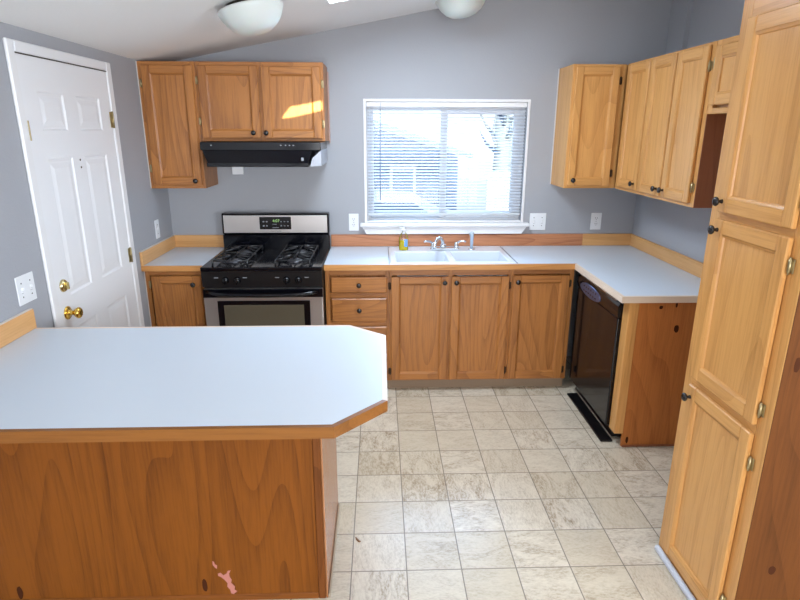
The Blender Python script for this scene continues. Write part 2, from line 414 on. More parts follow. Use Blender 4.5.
# living room end wall behind the camera, with an added opening for the sun patch
bm = BM()
sun_slot = [(.889, 1.815), (.947, 1.820), (1.168, 1.868), (1.168, 1.930), (.955, 1.893)]     # sun patch outline, cut as an unseen opening to shape the sunlight
sun_slot = [(x+7.25*SUNX, z+7.25*SUNZ) for x, z in sun_slot]
gx0, gx1 = sun_slot[0][0], sun_slot[2][0]; gz0, gz1 = sun_slot[0][1], sun_slot[3][1]
box(bm, -.12, gx0-.0, -7.62, -7.5, 0, 3.2); box(bm, gx1, 5.12, -7.62, -7.5, 0, 3.2)
prism(bm, [(gx0, 0), (gx1, 0), sun_slot[2], sun_slot[1], sun_slot[0]], -7.62, -7.5, axis='y')
prism(bm, [(gx0, 3.2), sun_slot[0], sun_slot[4], sun_slot[3], (gx1, 3.2)], -7.62, -7.5, axis='y')
struct('wall_front', bm, wall_mat, 'grey living room end wall behind the viewer', cat='wall')

# window: casing, sill, vinyl frame, panes
bm = BM(); cw = .02
box(bm, 1.4186, WX0+.001, -.007, .0, WZ0-.005, 1.9582, .002); box(bm, WX1-.001, 2.6028, -.007, 0, WZ0-.005, 1.9582, .002); box(bm, WX0, WX1, -.007, 0, WZ1-.001, 1.9582, .002)
win = struct('window_1', bm, white_trim, 'wide white sliding window over the sink', cat='window')
bm = BM(); fy0, fy1 = .066, .115
def rect_frame(bm, x0, x1, z0, z1, w_, y0, y1, wt=None):
    wt = wt or w_
    box(bm, x0, x0+w_, y0, y1, z0, z1, .003); box(bm, x1-w_, x1, y0, y1, z0, z1, .003)
    box(bm, x0+w_, x1-w_, y0, y1, z0, z0+w_, .003); box(bm, x0+w_, x1-w_, y0, y1, z1-wt, z1, .003)
rect_frame(bm, WX0, WX1, WZ0, WZ1, .026, fy0, fy1)
obj('window_frame', bm, white_trim, win)
bm = BM(); rect_frame(bm, WX0+.027, 2.022, WZ0+.027, WZ1-.027, .024, .094, .112); obj('window_sash', bm, white_trim, win)
bm = BM(); rect_frame(bm, 1.975, WX1-.027, WZ0+.027, WZ1-.027, .052, .070, .090); obj('window_sash', bm, white_trim, win)
bm = BM(); box(bm, WX0+.05, 2.0, .101, .105, WZ0+.05, WZ1-.05); obj('glass_pane', bm, pane, win)
bm = BM(); box(bm, 2.03, WX1-.08, .078, .082, WZ0+.08, WZ1-.08); obj('glass_pane', bm, pane, win)
bm = BM(); box(bm, WX0+.001, WX1-.001, .0, .064, WZ0, WZ0+.012, .002); box(bm, 1.385, 2.640, -.055, .0, 1.062, 1.0875, .005)
prism(bm, [(1.398, 1.0615), (2.626, 1.0615), (2.588, 1.007), (1.43, 1.007)], -.032, -.001, axis='y')
obj('window_sill', bm, white_trim, win)

# door casing and door on the left wall
bm = BM()
def casing(bm, y0, y1, z0, z1):
    box(bm, .0005, .016, y0, y1, z0, z1, .005)
casing(bm, -1.657, -1.606, 0, 2.107); casing(bm, -.771, -.7135, 0, 2.107); casing(bm, -1.6055, -.7715, 2.060, 2.107)
box(bm, .0005, .009, -1.6055, -1.601, 0, 2.06); box(bm, .0005, .009, -.7765, -.7715, 0, 2.06)
struct('trim_1', bm, white_trim, 'white casing around the six-panel door', cat='door casing')
bm = BM()
# door slab front skin at x=.010 with six moulded panels
DY0, DY1, DZ1, DX = -1.600, -.7775, 2.0545, .0095
panels = [(-1.475, -1.275, 1.742, 1.912), (-1.105, -.900, 1.742, 1.908), (-1.487, -1.266, .967, 1.619), (-1.150, -.905, .975, 1.613), (-1.487, -1.270, .20, .800), (-1.135, -.914, .20, .798)]
us = sorted({DY0, DY1, -1.487, -1.266, -1.150, -.900}); 
cols = [(-1.487, -1.266), (-1.150, -.900)]; rows = [(.20, .80), (.97, 1.616), (1.742, 1.910)]
ys = [DY0, -1.487, -1.266, -1.150, -.900, DY1]; zs = [.012, .20, .80, .97, 1.616, 1.742, 1.910, DZ1]
def quad(bm, a, b, c, d, x, mi=0): 
    f = bm.faces.new([bm.verts.new((x, *p)) for p in (a, b, c, d)]); f.material_index = mi
for i in range(5):
    for j in range(7):
        a, b, c, d = ys[i], ys[i+1], zs[j], zs[j+1]
        if i in (1, 3) and j in (1, 3, 5):
            lv = [(0, DX), (.008, DX-.006), (.020, DX-.006), (.045, DX-.0015), (.050, DX-.0015)]
            R = []
            for k, x in lv: R.append([bm.verts.new((x, *p)) for p in ((a+k, c+k), (b-k, c+k), (b-k, d-k), (a+k, d-k))])
            for A, B in zip(R, R[1:]):
                for k in range(4): bm.faces.new((A[k], A[(k+1) % 4], B[(k+1) % 4], B[k]))
            bm.faces.new(R[-1])
        else: quad(bm, (a, c), (b, c), (b, d), (a, d), DX)
bmesh.ops.remove_doubles(bm, verts=bm.verts[:], dist=1e-5)
box(bm, .0005, .003, DY0+.001, DY1-.001, .012, DZ1-.001)
def side(y0, z0, y1, z1):
    bm.faces.new([bm.verts.new(p) for p in ((DX, y0, z0), (DX, y1, z1), (.0005, y1, z1), (.0005, y0, z0))])
side(DY0, .012, DY0, DZ1); side(DY1, .012, DY1, DZ1); side(DY0, DZ1, DY1, DZ1)
door = struct('door_1', bm, door_mat, 'white six-panel entry door with brass knob and deadbolt', cat='door')
bm = BM(); lathe(bm, [(.033, 0), (.033, .003), (.028, .008), (.014, .011), (.011, .020), (.012, .034), (.021, .040), (.027, .050), (.027, .058), (.020, .064), (.010, .066), (.0, .065)], (DX, -1.540, .893), (1, 0, 0), 28)
obj('door_knob', bm, brass, door)
bm = BM(); lathe(bm, [(.031, 0), (.031, .004), (.026, .012), (.022, .014), (0, .015)], (DX, -1.540, 1.030), (1, 0, 0), 28)
box(bm, DX+.014, DX+.030, -1.544, -1.536, 1.012, 1.048, .003)
obj('deadbolt', bm, newmat('aged brass', (206, 190, 140), .2, metal=1), door)
for z in (1.80, 1.017, .25):
    bm = BM(); tube(bm, [(.016, -.774, z-.045), (.016, -.774, z+.045)], .006, 10); box(bm, .010, .0125, -.80, -.775, z-.042, z+.042); obj('hinge', bm, pewter, door)
bm = BM(); box(bm, DX, DX+.004, -1.598, -1.590, 1.70, 1.785, .001); obj('strike_plate', bm, pewter, door)
for z in (1.600, 1.563):
    bm = BM(); lathe(bm, [(.0055, 0), (.0055, .002), (0, .0025)], (DX, -1.198, z), (1, 0, 0), 12); obj('peephole', bm, dark_hinge, door)
bm = BM(); box(bm, .0005, .013, -1.606, -.77, DZ1+.0005, DZ1+.0055); obj('weather_strip', bm, newmat('dark weather strip', (72, 66, 62), .7), door)

# ================================================================== outside the kitchen window
bm = BM(); box(bm, -14, 20, .5, 40, -.9, -.6)
struct('ground_1', bm, paint('pale sunlit gravel', (206, 204, 198), .9), 'pale sunlit yard outside the window', cat='ground')
siding = paint('blue grey siding', (112, 130, 160), .8)
nb = thing('neighbour_house', 'blue grey gabled house seen through the left window pane', 'house', (-.8, 9, -.6))
bm = BM(); prism(bm, [(-5.0, -.6), (3.3, -.6), (3.3, 1.20), (-1.0, 2.58), (-5.0, 1.3)], 9, 14, axis='y'); obj('wall', bm, siding, nb)
bm = BM()
prism(bm, [(3.6, 1.12), (3.6, 1.24), (-1.0, 2.74), (-5.3, 1.34), (-5.3, 1.22), (-1.0, 2.60)], 8.7, 14.3, axis='y'); obj('roof', bm, paint('pale roof edge', (178, 190, 206), .7), nb)
for x0, x1 in ((.0, .8), (1.75, 2.35)):
    bm = BM(); box(bm, x0, x1, 8.96, 9.0, .15, .95, .01); f_ = obj('window', bm, white_trim, nb)
    bm = BM(); box(bm, x0+.07, x1-.07, 8.94, 8.955, .22, .88); obj('pane', bm, newmat('far glass', (120, 140, 170), .2), f_)
car = thing('parked_car', 'white car parked in front of the blue grey house', 'car', (1.9, 7, -.6))
bm = BM(); prism(bm, [(0, -.35), (3.5, -.35), (3.55, .05), (2.7, .16), (2.2, .52), (.8, .55), (.2, .16), (-.05, .1)], 6.2, 7.8, axis='y')
bmesh.ops.bevel(bm, geom=bm.edges[:], offset=.05, segments=2, affect='EDGES'); obj('body', bm, newmat('white car paint', (232, 236, 240), .25), car)
for x in (.6, 2.85):
    for y in (6.2, 7.8):
        bm = BM(); lathe(bm, [(0, -.1), (.3, -.1), (.3, .1), (0, .1)], (x, y, -.3), (0, 1, 0), 20); obj('wheel', bm, black_mat, car)
bm = BM(); prism(bm, [(.4, .2), (2.55, .2), (2.15, .47), (.85, .5)], 6.17, 7.83, axis='y'); obj('side_window', bm, newmat('car glass', (90, 110, 140), .1), car)
fn = thing('board_fence', 'tall pale board fence seen through the right window pane', 'fence', (5.5, 8.5, -.6))
bm = BM()
for k in range(20): box(bm, 3.9+k*.2, 4.085+k*.2, 8.5, 8.53, -.6, .85+.02*(k % 3), .004)
obj('boards', bm, paint('pale weathered boards', (160, 174, 194), .8), fn)
bm = BM(); box(bm, 3.9, 7.9, 8.535, 8.58, -.1, .0); box(bm, 3.9, 7.9, 8.535, 8.58, .6, .7); obj('rail', bm, siding, fn)
tr_ = thing('bare_tree', 'bare blue grey tree behind the fence, in the right window pane', 'tree', (4.6, 10.5, -.6))
bm = BM(); tube(bm, [(4.6, 10.5, -.6), (4.62, 10.5, 1.2), (4.55, 10.5, 2.6), (4.65, 10.5, 4.6)], [.26, .22, .16, .05], 10)
for k in range(26):
    a = random.uniform(0, 6.28); z = random.uniform(.9, 3.8); L = random.uniform(.6, 1.5)
    p = Vector((4.6, 10.5, z)); q = p+Vector((math.cos(a)*L*.6, math.sin(a)*L*.6, L*.45)); r2 = q+Vector((math.cos(a+.6)*L*.3, math.sin(a+.6)*L*.3, L*.5))
    tube(bm, [p, q, r2], [.06, .035, .012], 6)
obj('trunk', bm, paint('blue grey bark', (112, 130, 160), .9), tr_)

# ================================================================== blind
bl = thing('window_blind', 'white horizontal slat blind hanging in the window over the sink', 'blind', (2.01, .02, WZ0))
bm = BM(); box(bm, WX0+.004, WX1-.004, .004, .036, 1.905, 1.938, .002); obj('headrail', bm, white_trim, bl)
bm = BM(); z = 1.172; ns = 0
while z < 1.900:
    # each slat: a shallow three-strip curve, tilted a little
    x0, x1 = WX0+.008, WX1-.008
    P = [(-.0120, -.0052), (-.0042, -.0006), (.0042, .0020), (.0120, .0034)]
    for s_ in (0,):
        top = [(x, .020+a, z+b+.0006) for x in (x0, x1) for a, b in P]; bot = [(x, .020+a, z+b) for x in (x0, x1) for a, b in P]
        T_ = [bm.verts.new(p) for p in top]; B_ = [bm.verts.new(p) for p in bot]
        for i in range(3):
            bm.faces.new((T_[i], T_[i+1], T_[i+5], T_[i+4])); bm.faces.new((B_[i+1], B_[i], B_[i+4], B_[i+5]))
        bm.faces.new((T_[0], T_[4], B_[4], B_[0])); bm.faces.new((T_[3], B_[3], B_[7], T_[7]))
    z += .0222; ns += 1
obj('slats', bm, slat_mat, bl)
bm = BM(); box(bm, WX0+.008, WX1-.008, .008, .033, 1.138, 1.158, .003); obj('bottom_rail', bm, paint('grey white rail', (206, 212, 216), .4), bl)
bm = BM()
for x in (1.50, 1.84, 2.18, 2.52):
    tube(bm, [(x, .0065, 1.157), (x, .0065, 1.906)], .0007, 5); tube(bm, [(x, .0345, 1.157), (x, .0345, 1.906)], .0007, 5)
obj('ladder_cords', bm, white_trim, bl)
bm = BM(); tube(bm, [(1.538, -.004, 1.93), (1.536, -.006, 1.60), (1.534, -.006, 1.250)], [.002, .0032, .0032], 8)
obj('tilt_wand', bm, newmat('smoky clear wand', (128, 140, 156), .2), bl)

# ================================================================== upper cabinets, left
FU = Face('y', -UD)
t1 = thing('wall_cabinet', 'tall narrow oak wall cabinet in the left corner', 'cabinet', (.19, -.15, ZUB))
carcass(FU, .006, .3650, UD-.001, ZUB, ZUT, t1, oak['z'], .02, [(.006, .036), (.335, .365)], [(ZUB, ZUB+.032, .036, .335), (ZUT-.03, ZUT, .036, .335)], oak)
panel_door(FU, .030, .350, ZUB+.022, 2.138, t1, oak, knob=(.312, 1.421), hinges=((.022, 1.50), (.022, 2.03)))
bm = BM(); box(bm, .001, .0055, -UD-.002, -.002, ZUB, ZUT); obj('caulk_line', bm, white_gap, t1)
t2 = thing('wall_cabinet', 'short two-door oak wall cabinet above the range hood', 'cabinet', (.77, -.15, 1.676))
carcass(FU, .3665, 1.1740, UD-.001, 1.676, ZUT, t2, oak['z'], .02, [(.3665, .392), (.752, .790), (1.145, 1.174)], [(1.676, 1.700, .392, .752), (1.676, 1.700, .790, 1.145), (ZUT-.03, ZUT, .392, .752), (ZUT-.03, ZUT, .790, 1.145)], oak)
panel_door(FU, .381, .762, 1.694, 2.136, t2, oak, knob=(.714, 1.728), hinges=((.374, 1.80), (.374, 2.05)))
panel_door(FU, .779, 1.158, 1.694, 2.134, t2, oak, knob=(.796, 1.728), hinges=((1.163, 1.785), (1.163, 2.03)))
bm = BM(); box(bm, 1.1745, 1.183, -.022, -.001, 1.66, 2.13, .001); obj('scribe_strip', bm, paint('pinkish scribe strip', (196, 160, 146), .5), t2)

# ================================================================== range hood
hd = thing('range_hood', 'black under-cabinet range hood above the stove', 'range hood', (.78, -.2, 1.515))
bm = BM(); box(bm, .3945, 1.156, -.455, -.002, 1.622, 1.6735, .003); obj('upper_housing', bm, black_en, hd)
bm = BM()
def hex8(bm, lo, hi, z0, z1):
    a = [bm.verts.new((x, y, z0)) for x, y in lo]; b = [bm.verts.new((x, y, z1)) for x, y in hi]
    bm.faces.new(a[::-1]); bm.faces.new(b)
    for i in range(4): bm.faces.new((a[i], a[(i+1) % 4], b[(i+1) % 4], b[i]))
hex8(bm, [(.445, -.495), (1.080, -.495), (1.080, -.06), (.445, -.06)], [(.405, -.452), (1.100, -.452), (1.100, -.004), (.405, -.004)], 1.548, 1.6215)
box(bm, .440, 1.082, -.502, -.06, 1.522, 1.5475, .003)
obj('canopy', bm, black_en, hd)
bm = BM(); prism(bm, [(1.083, 1.520), (1.156, 1.526), (1.156, 1.6215), (1.101, 1.575)], -.45, -.02, axis='y'); obj('end_plate', bm, hood_sheen, hd)
bm = BM(); box(bm, 1.036, 1.052, -.512, -.503, 1.560, 1.580, .002); obj('latch', bm, grey_print, hd)
for x in (.90, .93, .955, .98, .462):
    bm = BM(); box(bm, x, x+.008, -.4575, -.4545, 1.650, 1.656); obj('switch', bm, grey_print, hd)

# ================================================================== upper cabinets, right
t3 = thing('wall_cabinet', 'single-door oak wall cabinet right of the window, facing forward', 'cabinet', (3.1, -.15, ZUB))
UXF = XR-.3065     # plane of the right run's face frames
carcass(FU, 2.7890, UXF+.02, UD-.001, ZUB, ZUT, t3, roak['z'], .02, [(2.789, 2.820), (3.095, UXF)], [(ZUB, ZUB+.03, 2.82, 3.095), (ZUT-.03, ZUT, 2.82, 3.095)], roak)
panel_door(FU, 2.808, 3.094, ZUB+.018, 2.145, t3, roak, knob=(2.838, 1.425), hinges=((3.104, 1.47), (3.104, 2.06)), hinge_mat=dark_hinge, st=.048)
bm = BM(); box(bm, 2.783, 2.788, -.012, -.001, ZUB, ZUT); obj('caulk_line', bm, white_gap, t3)
FX = Face('x', UXF)
dep = XR-UXF-.001
t4 = thing('wall_cabinet', 'narrow single-door oak cabinet next to the inside corner, facing left', 'cabinet', (3.3, -.52, ZUB))
carcass(FX, -.694, -.3325, dep, ZUB, ZUT, t4, roak['z'], .02, [(-.694, -.670), (-.37, -.3325)], [(ZUB, ZUB+.03, -.67, -.37), (ZUT-.03, ZUT, -.67, -.37)], roak)
panel_door(FX, -.686, -.375, ZUB+.02, 2.148, t4, roak, knob=(-.655, 1.430), st=.05)
t5 = thing('wall_cabinet', 'two-door oak wall cabinet on the right wall with knobs side by side', 'cabinet', (3.3, -1.02, ZUB))
carcass(FX, -1.3445, -.6950, dep, ZUB, ZUT, t5, roak['z'], .02, [(-1.3445, -1.302), (-1.02, -.99), (-.72, -.695)], [(ZUB, ZUB+.03, -1.302, -1.02), (ZUB, ZUB+.03, -.99, -.72), (ZUT-.03, ZUT, -1.302, -1.02), (ZUT-.03, ZUT, -.99, -.72)], roak)
panel_door(FX, -.996, -.702, ZUB+.02, 2.148, t5, roak, knob=(-.963, 1.430), st=.05)
panel_door(FX, -1.312, -1.012, ZUB+.02, 2.148, t5, roak, knob=(-1.043, 1.430), hinges=((-1.322, 1.47), (-1.322, 2.05)), hinge_mat=pewter, st=.05)
bm = BM(); box(bm, UXF+.001, XR-.001, -1.3475, -1.3450, ZUB, 1.828); obj('end_panel', bm, ply_in, t5)
t6 = thing('wall_cabinet', 'short oak wall cabinet over the empty fridge space', 'cabinet', (3.3, -1.75, 1.83))
carcass(FX, -2.186, -1.3480, dep, 1.829, ZUT, t6, roak['z'], .02, [(-2.186, -2.15), (-1.79, -1.75), (-1.386, -1.348)], [(1.829, 1.855, -2.15, -1.79), (1.829, 1.855, -1.75, -1.386), (ZUT-.03, ZUT, -2.15, -1.79), (ZUT-.03, ZUT, -1.75, -1.386)], roak)
panel_door(FX, -1.755, -1.376, 1.868, 2.132, t6, roak, hinges=((-1.364, 2.06),), hinge_mat=pewter, st=.05)
panel_door(FX, -2.160, -1.782, 1.868, 2.132, t6, roak, st=.05)

# ================================================================== pantry
PX = 2.738
FP = Face('x', PX)
pt = thing('pantry_cabinet', 'tall three-door oak pantry cabinet at the right edge', 'cabinet', (3.08, -2.44, 0))
PY0, PY1 = -2.694, -2.192
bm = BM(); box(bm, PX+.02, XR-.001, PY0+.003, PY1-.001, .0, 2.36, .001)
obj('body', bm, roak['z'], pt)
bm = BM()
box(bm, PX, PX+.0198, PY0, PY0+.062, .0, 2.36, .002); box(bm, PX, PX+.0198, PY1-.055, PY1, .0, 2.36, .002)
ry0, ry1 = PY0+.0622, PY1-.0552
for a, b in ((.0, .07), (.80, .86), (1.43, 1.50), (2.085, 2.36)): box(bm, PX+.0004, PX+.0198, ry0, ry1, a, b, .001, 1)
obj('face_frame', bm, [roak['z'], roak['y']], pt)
for z0, z1, kz, hs in ((.055, .816, .770, (.16, .712)), (.846, 1.4536, 1.417, (.905, 1.372)), (1.478, 2.100, 1.516, (1.56, 2.02))):
    panel_door(FP, -2.638, -2.2583+.003, z0, z1, pt, roak, knob=(-2.280, kz), hinges=[(-2.648, h) for h in hs], st=.05, rl=.052)
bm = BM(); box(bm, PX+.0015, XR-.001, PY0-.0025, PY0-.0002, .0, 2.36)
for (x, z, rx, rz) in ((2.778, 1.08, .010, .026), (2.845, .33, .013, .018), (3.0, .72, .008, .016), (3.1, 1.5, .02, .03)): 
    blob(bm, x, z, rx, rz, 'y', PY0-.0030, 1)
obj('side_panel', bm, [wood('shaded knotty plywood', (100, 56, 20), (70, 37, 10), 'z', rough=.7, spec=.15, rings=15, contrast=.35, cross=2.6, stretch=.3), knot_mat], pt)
bm = BM()
box(bm, PX-.024, PX-.0005, -2.69, -2.20, .001, .030, .008); obj('cove_strip', bm, vinyl_strip, pt)

# ================================================================== base cabinets on the back wall
FB = Face('y', -.590)
def kick(bm_parent, x0, x1):
    bm = BM(); box(bm, x0, x1, -.547, -.53, .0005, .0775); obj('toe_kick', bm, kick_mat, bm_parent)
bH = .8745
b1 = thing('base_cabinet', 'narrow oak base cabinet between the left wall and the stove', 'cabinet', (.19, -.3, 0))
carcass(FB, .006, .3850, .585, .078, bH, b1, oak['z'], .02, [(.006, .034), (.352, .385)], [(.078, .095, .034, .352), (bH-.035, bH, .034, .352)], oak)
panel_door(FB, .046, .366, .095, .838, b1, oak, knob=(.318, .785), hinges=((.036, .78), (.036, .16)))
kick(b1, .006, .385)
bm = BM(); box(bm, .001, .0055, -.592, -.002, .0, bH); obj('caulk_line', bm, white_gap, b1)
b2 = thing('drawer_cabinet', 'oak base cabinet with a stack of drawers right of the stove', 'cabinet', (1.38, -.3, 0))
carcass(FB, 1.1680, 1.5900, .585, .078, bH, b2, oak['z'], .02, [(1.168, 1.195), (1.562, 1.590)], [(.078, .095, 1.195, 1.562), (bH-.04, bH, 1.195, 1.562), (.678, .716, 1.195, 1.562), (.479, .517, 1.195, 1.562), (.28, .31, 1.195, 1.562)], oak)
for z0, z1 in ((.717, .824), (.518, .678), (.318, .479), (.105, .28)): drawer_front(FB, 1.206, 1.574, z0, z1, b2, oak)
kick(b2, 1.168, 1.590)
b3 = thing('sink_cabinet', 'two-door oak base cabinet under the sink', 'cabinet', (2.0, -.3, 0))
bm = BM(); box(bm, 1.5910, 2.3960, -.570, -.005, .078, .70, .001); obj('body', bm, oak['z'], b3)
bm = BM()
for a, b in ((1.591, 1.608), (1.975, 2.012), (2.378, 2.396)): box(bm, a, b, -.5698, -.59, .078, bH, .001, 0)
for z0, z1 in ((.078, .095), (bH-.045, bH)):
    box(bm, 1.6082, 1.9748, -.5698, -.5897, z0, z1, .001, 1); box(bm, 2.0122, 2.3778, -.5698, -.5897, z0, z1, .001, 1)
obj('face_frame', bm, [oak['z'], oak['x']], b3)
panel_door(FB, 1.602, 1.985, .088, .824, b3, oak, knob=(1.955, .787), hinges=((1.594, .76), (1.594, .15)), hinge_mat=dark_hinge)
panel_door(FB, 2.001, 2.385, .088, .824, b3, oak, knob=(2.031, .787), hinges=((2.390, .76), (2.390, .15)), hinge_mat=dark_hinge)
kick(b3, 1.591, 2.396)
b4 = thing('base_cabinet', 'single-door oak base cabinet between the sink cabinet and the dishwasher', 'cabinet', (2.6, -.3, 0))
carcass(FB, 2.3970, 2.8200, .585, .078, bH, b4, oak['z'], .02, [(2.397, 2.418), (2.790, 2.820)], [(.078, .095, 2.418, 2.79), (bH-.04, bH, 2.418, 2.79)], oak)
panel_door(FB, 2.408, 2.788, .088, .829, b4, oak, knob=(2.440, .788), hinges=((2.795, .77), (2.795, .15)), hinge_mat=dark_hinge)
kick(b4, 2.397, 2.820)

# end panel with filler beside the dishwasher
ep = thing('end_panel', 'knotty plywood end panel closing the counter beside the dishwasher', 'panel', (3.2, -1.35, 0))
bm = BM(); box(bm, 2.915, XR-.002, -1.366, -1.346, .0, bH, .001)
for (x, z, rx, rz) in ((3.035, .842, .011, .010), (3.135, .72, .014, .022), (3.118, .855, .006, .014)): blob(bm, x, z, rx, rz, 'y', -1.3665, 1)
blob(bm, 2.942, .045, .008, .022, 'y', -1.3665, 1)
obj('panel_board', bm, [ply_end, knot_mat], ep)
bm = BM(); box(bm, 2.862, 2.9145, -1.368, -1.290, .085, bH, .003); obj('filler_strip', bm, roak['z'], ep)
bm = BM(); box(bm, 2.916, 3.30, -1.374, -1.3668, .0005, .014, .003); obj('shoe_strip', bm, ply_in, ep)

# ================================================================== dishwasher
dw = thing('dishwasher', 'black built-in dishwasher with an oval control badge', 'dishwasher', (3.1, -.97, 0))
bm = BM(); box(bm, 2.8855, 3.42, -1.284, -.640, .020, .865, .002); obj('body', bm, black_mat, dw)
bm = BM(); box(bm, 2.842, 2.8845, -1.284, -.616, .095, .752, .006, seg=2); obj('door', bm, black_en, dw)
bm = BM()
# slightly bowed console over the door
prof = [(2.884, .756), (2.842, .756), (2.836, .79), (2.838, .822), (2.848, .842), (2.884, .842)]
prism(bm, [(x, z) for x, z in prof], -1.284, -.616, axis='y'); con = obj('console', bm, black_en, dw)
bm = BM(); box(bm, 2.8400, 2.8470, -1.24, -.64, .8425, .8465, .001); obj('trim_line', bm, chrome, dw)
bm = BM(); cy_, cz_ = -.86, .786
def ell(ry, rz, x, n=28): return [bm.verts.new((x, cy_+ry*math.cos(2*math.pi*k/n), cz_+rz*math.sin(2*math.pi*k/n))) for k in range(n)]
A = ell(.175, .041, 2.8360); B = ell(.172, .038, 2.8325); 
for k in range(28): bm.faces.new((A[k], A[(k+1) % 28], B[(k+1) % 28], B[k]))
bm.faces.new(B); bd = obj('control_badge', bm, badge, con)
for k, y in enumerate((-.76, -.80, -.84, -.88, -.92, -.96)):
    bm = BM(); box(bm, 2.8308, 2.8324, y-.009, y+.009, .768, .776, .001); obj('button', bm, panel_blk, con)
    bm = BM(); box(bm, 2.8308, 2.8324, y-.006, y+.006, .796, .806, .001); obj('button', bm, panel_blk, con)
bm = BM(); box(bm, 2.812, 2.884, -1.315, -.690, .002, .014, .003)
kp = obj('kick_plate', bm, black_mat, base=(2.86, -1.0, .002)); tag(kp, 'loose black kick plate lying on the floor before the dishwasher', 'kick plate')

# ================================================================== countertops
def top_slab(name, label, cat, base, pts, hole=None, edge_idx=(), band=.036, edges=None):
    t_ = thing(name, label, cat, base)
    return t_
EZ0 = H-.036
ct1 = thing('countertop', 'short white laminate countertop left of the stove', 'countertop', (.19, -.3, EZ0))
bm = BM(); box(bm, .0015, .3875, -D+.017, -.0015, EZ0, H, .001); obj('laminate_top', bm, laminate, ct1)
bm = BM(); box(bm, .0015, .3875, -D, -D+.0168, EZ0, H-.0003, .002); obj('edge_band', bm, edge_oak, ct1)
bm = BM(); box(bm, .0015, .0185, -D, -.0190, H+.0003, H+HB, .003); obj('side_backsplash', bm, splash_pine_y, ct1)
bm = BM(); box(bm, .0015, .3875, -.0185, -.0015, H+.0003, H+HB, .003); obj('backsplash', bm, splash_pine, ct1)
bm = BM(); box(bm, .0008, .0185, -D-.001, -.001, H+HB+.0002, H+HB+.003); obj('caulk_line', bm, white_gap, ct1)

ct2 = thing('countertop', 'L-shaped white laminate countertop around the sink and over the dishwasher', 'countertop', (2.4, -.3, EZ0))
RX, RY = 2.8069, -1.3919
SXA, SXB, SYA, SYB = 1.612, 2.410, -.588, -.085     # hole for the sink
bm = BM()
zb, zt = EZ0, H
def cell(x0, x1, y0, y1): box(bm, x0, x1, y0, y1, zb, zt)
cell(1.1655, SXA, -D+.017, -.0015); cell(SXB, RX+.017, -D+.017, -.0015); cell(SXA, SXB, -D+.017, SYA); cell(SXA, SXB, SYB, -.0015)
cell(RX+.017, XR-.0015, RY+.017, -.0015)
obj('laminate_top', bm, laminate, ct2)
bm = BM(); prism(bm, [(1.1655, -D), (RX, -D), (RX+.0168, -D+.0168), (1.1655, -D+.0168)], EZ0, H-.0003); obj('edge_band', bm, edge_oak, ct2)
bm = BM(); prism(bm, [(RX+.0002, -D-.0002), (RX+.0002, RY), (RX+.0168, RY+.0168), (RX+.0168, -D+.0164)], EZ0, H-.0003)
prism(bm, [(RX+.0006, RY), (XR-.0015, RY), (XR-.0015, RY+.0168), (RX+.017, RY+.0168)], EZ0, H-.0003)
e_ = obj('edge_band', bm, edge_pale, ct2); e_['label'] = 'pale edge band on the dishwasher side'
bm = BM(); box(bm, 1.1655, 3.062, -.0185, -.0015, H+.0003, H+HB, .003); s_ = obj('backsplash', bm, splash_red, ct2); s_['label'] = 'red stained backsplash board behind the sink'
bm = BM(); box(bm, 3.0625, XR-.0015, -.0185, -.0015, H+.0003, H+HB, .003); s_ = obj('backsplash', bm, splash_pine, ct2); s_['label'] = 'yellow backsplash board in the right corner'
bm = BM(); box(bm, XR-.0185, XR-.0015, RY, -.0190, H+.0003, H+HB, .003); obj('side_backsplash', bm, splash_pine_y, ct2)

# ================================================================== sink
sk = thing('kitchen_sink', 'white double-bowl sink set in the counter under the window', 'sink', (2.01, -.33, .74))
bm = BM()
X0, X1, Y0, Y1 = 1.592, 2.430, -.605, -.060
zr = H+.007
bowls = [(1.632, 1.995, -.570, -.240), (2.030, 2.390, -.570, -.240)]
xs = [X0+.012, 1.632, 1.995, 2.030, 2.390, X1-.012]; ys = [Y0+.012, -.570, -.240, Y1-.012]
for i in range(5):
    for j in range(3):
        if i in (1, 3) and j == 1: continue
        bm.faces.new([bm.verts.new((x, y, zr)) for x, y in ((xs[i], ys[j]), (xs[i+1], ys[j]), (xs[i+1], ys[j+1]), (xs[i], ys[j+1]))])
def loop(x0, x1, y0, y1, z): return [bm.verts.new(p) for p in ((x0, y0, z), (x1, y0, z), (x1, y1, z), (x0, y1, z))]
A = loop(xs[0], xs[-1], ys[0], ys[-1], zr); B = loop(X0, X1, Y0, Y1, H+.001)
for k in range(4): bm.faces.new((A[k], A[(k+1) % 4], B[(k+1) % 4], B[k]))
for x0, x1, y0, y1 in bowls:
    L = [loop(x0, x1, y0, y1, zr), loop(x0+.006, x1-.006, y0+.006, y1-.006, zr-.006), loop(x0+.012, x1-.012, y0+.012, y1-.012, zr-.14), loop(x0+.035, x1-.035, y0+.035, y1-.035, zr-.165)]
    for P_, Q_ in zip(L, L[1:]):
        for k in range(4): bm.faces.new((P_[k], P_[(k+1) % 4], Q_[(k+1) % 4], Q_[k]))
    bm.faces.new(L[-1])
bmesh.ops.remove_doubles(bm, verts=bm.verts[:], dist=1e-5)
obj('basin', bm, porcelain, sk)
bm = BM()
for a, b, c, d in ((X0-.005, X0-.0005, Y0, Y1), (X1+.0005, X1+.005, Y0, Y1), (X0-.005, X1+.005, Y1+.0005, Y1+.005)): box(bm, a, b, c, d, H+.0004, H+.0035, .0008)
obj('sink_rim', bm, newmat('dull metal sink rim', (120, 124, 130), .35, metal=.6), sk)
for x in (1.81, 2.21):
    bm = BM(); lathe(bm, [(.042, 0), (.040, .003), (.030, .001), (0, .0005)], (x, -.40, zr-.1645), (0, 0, 1), 24); obj('drain', bm, chrome, sk)

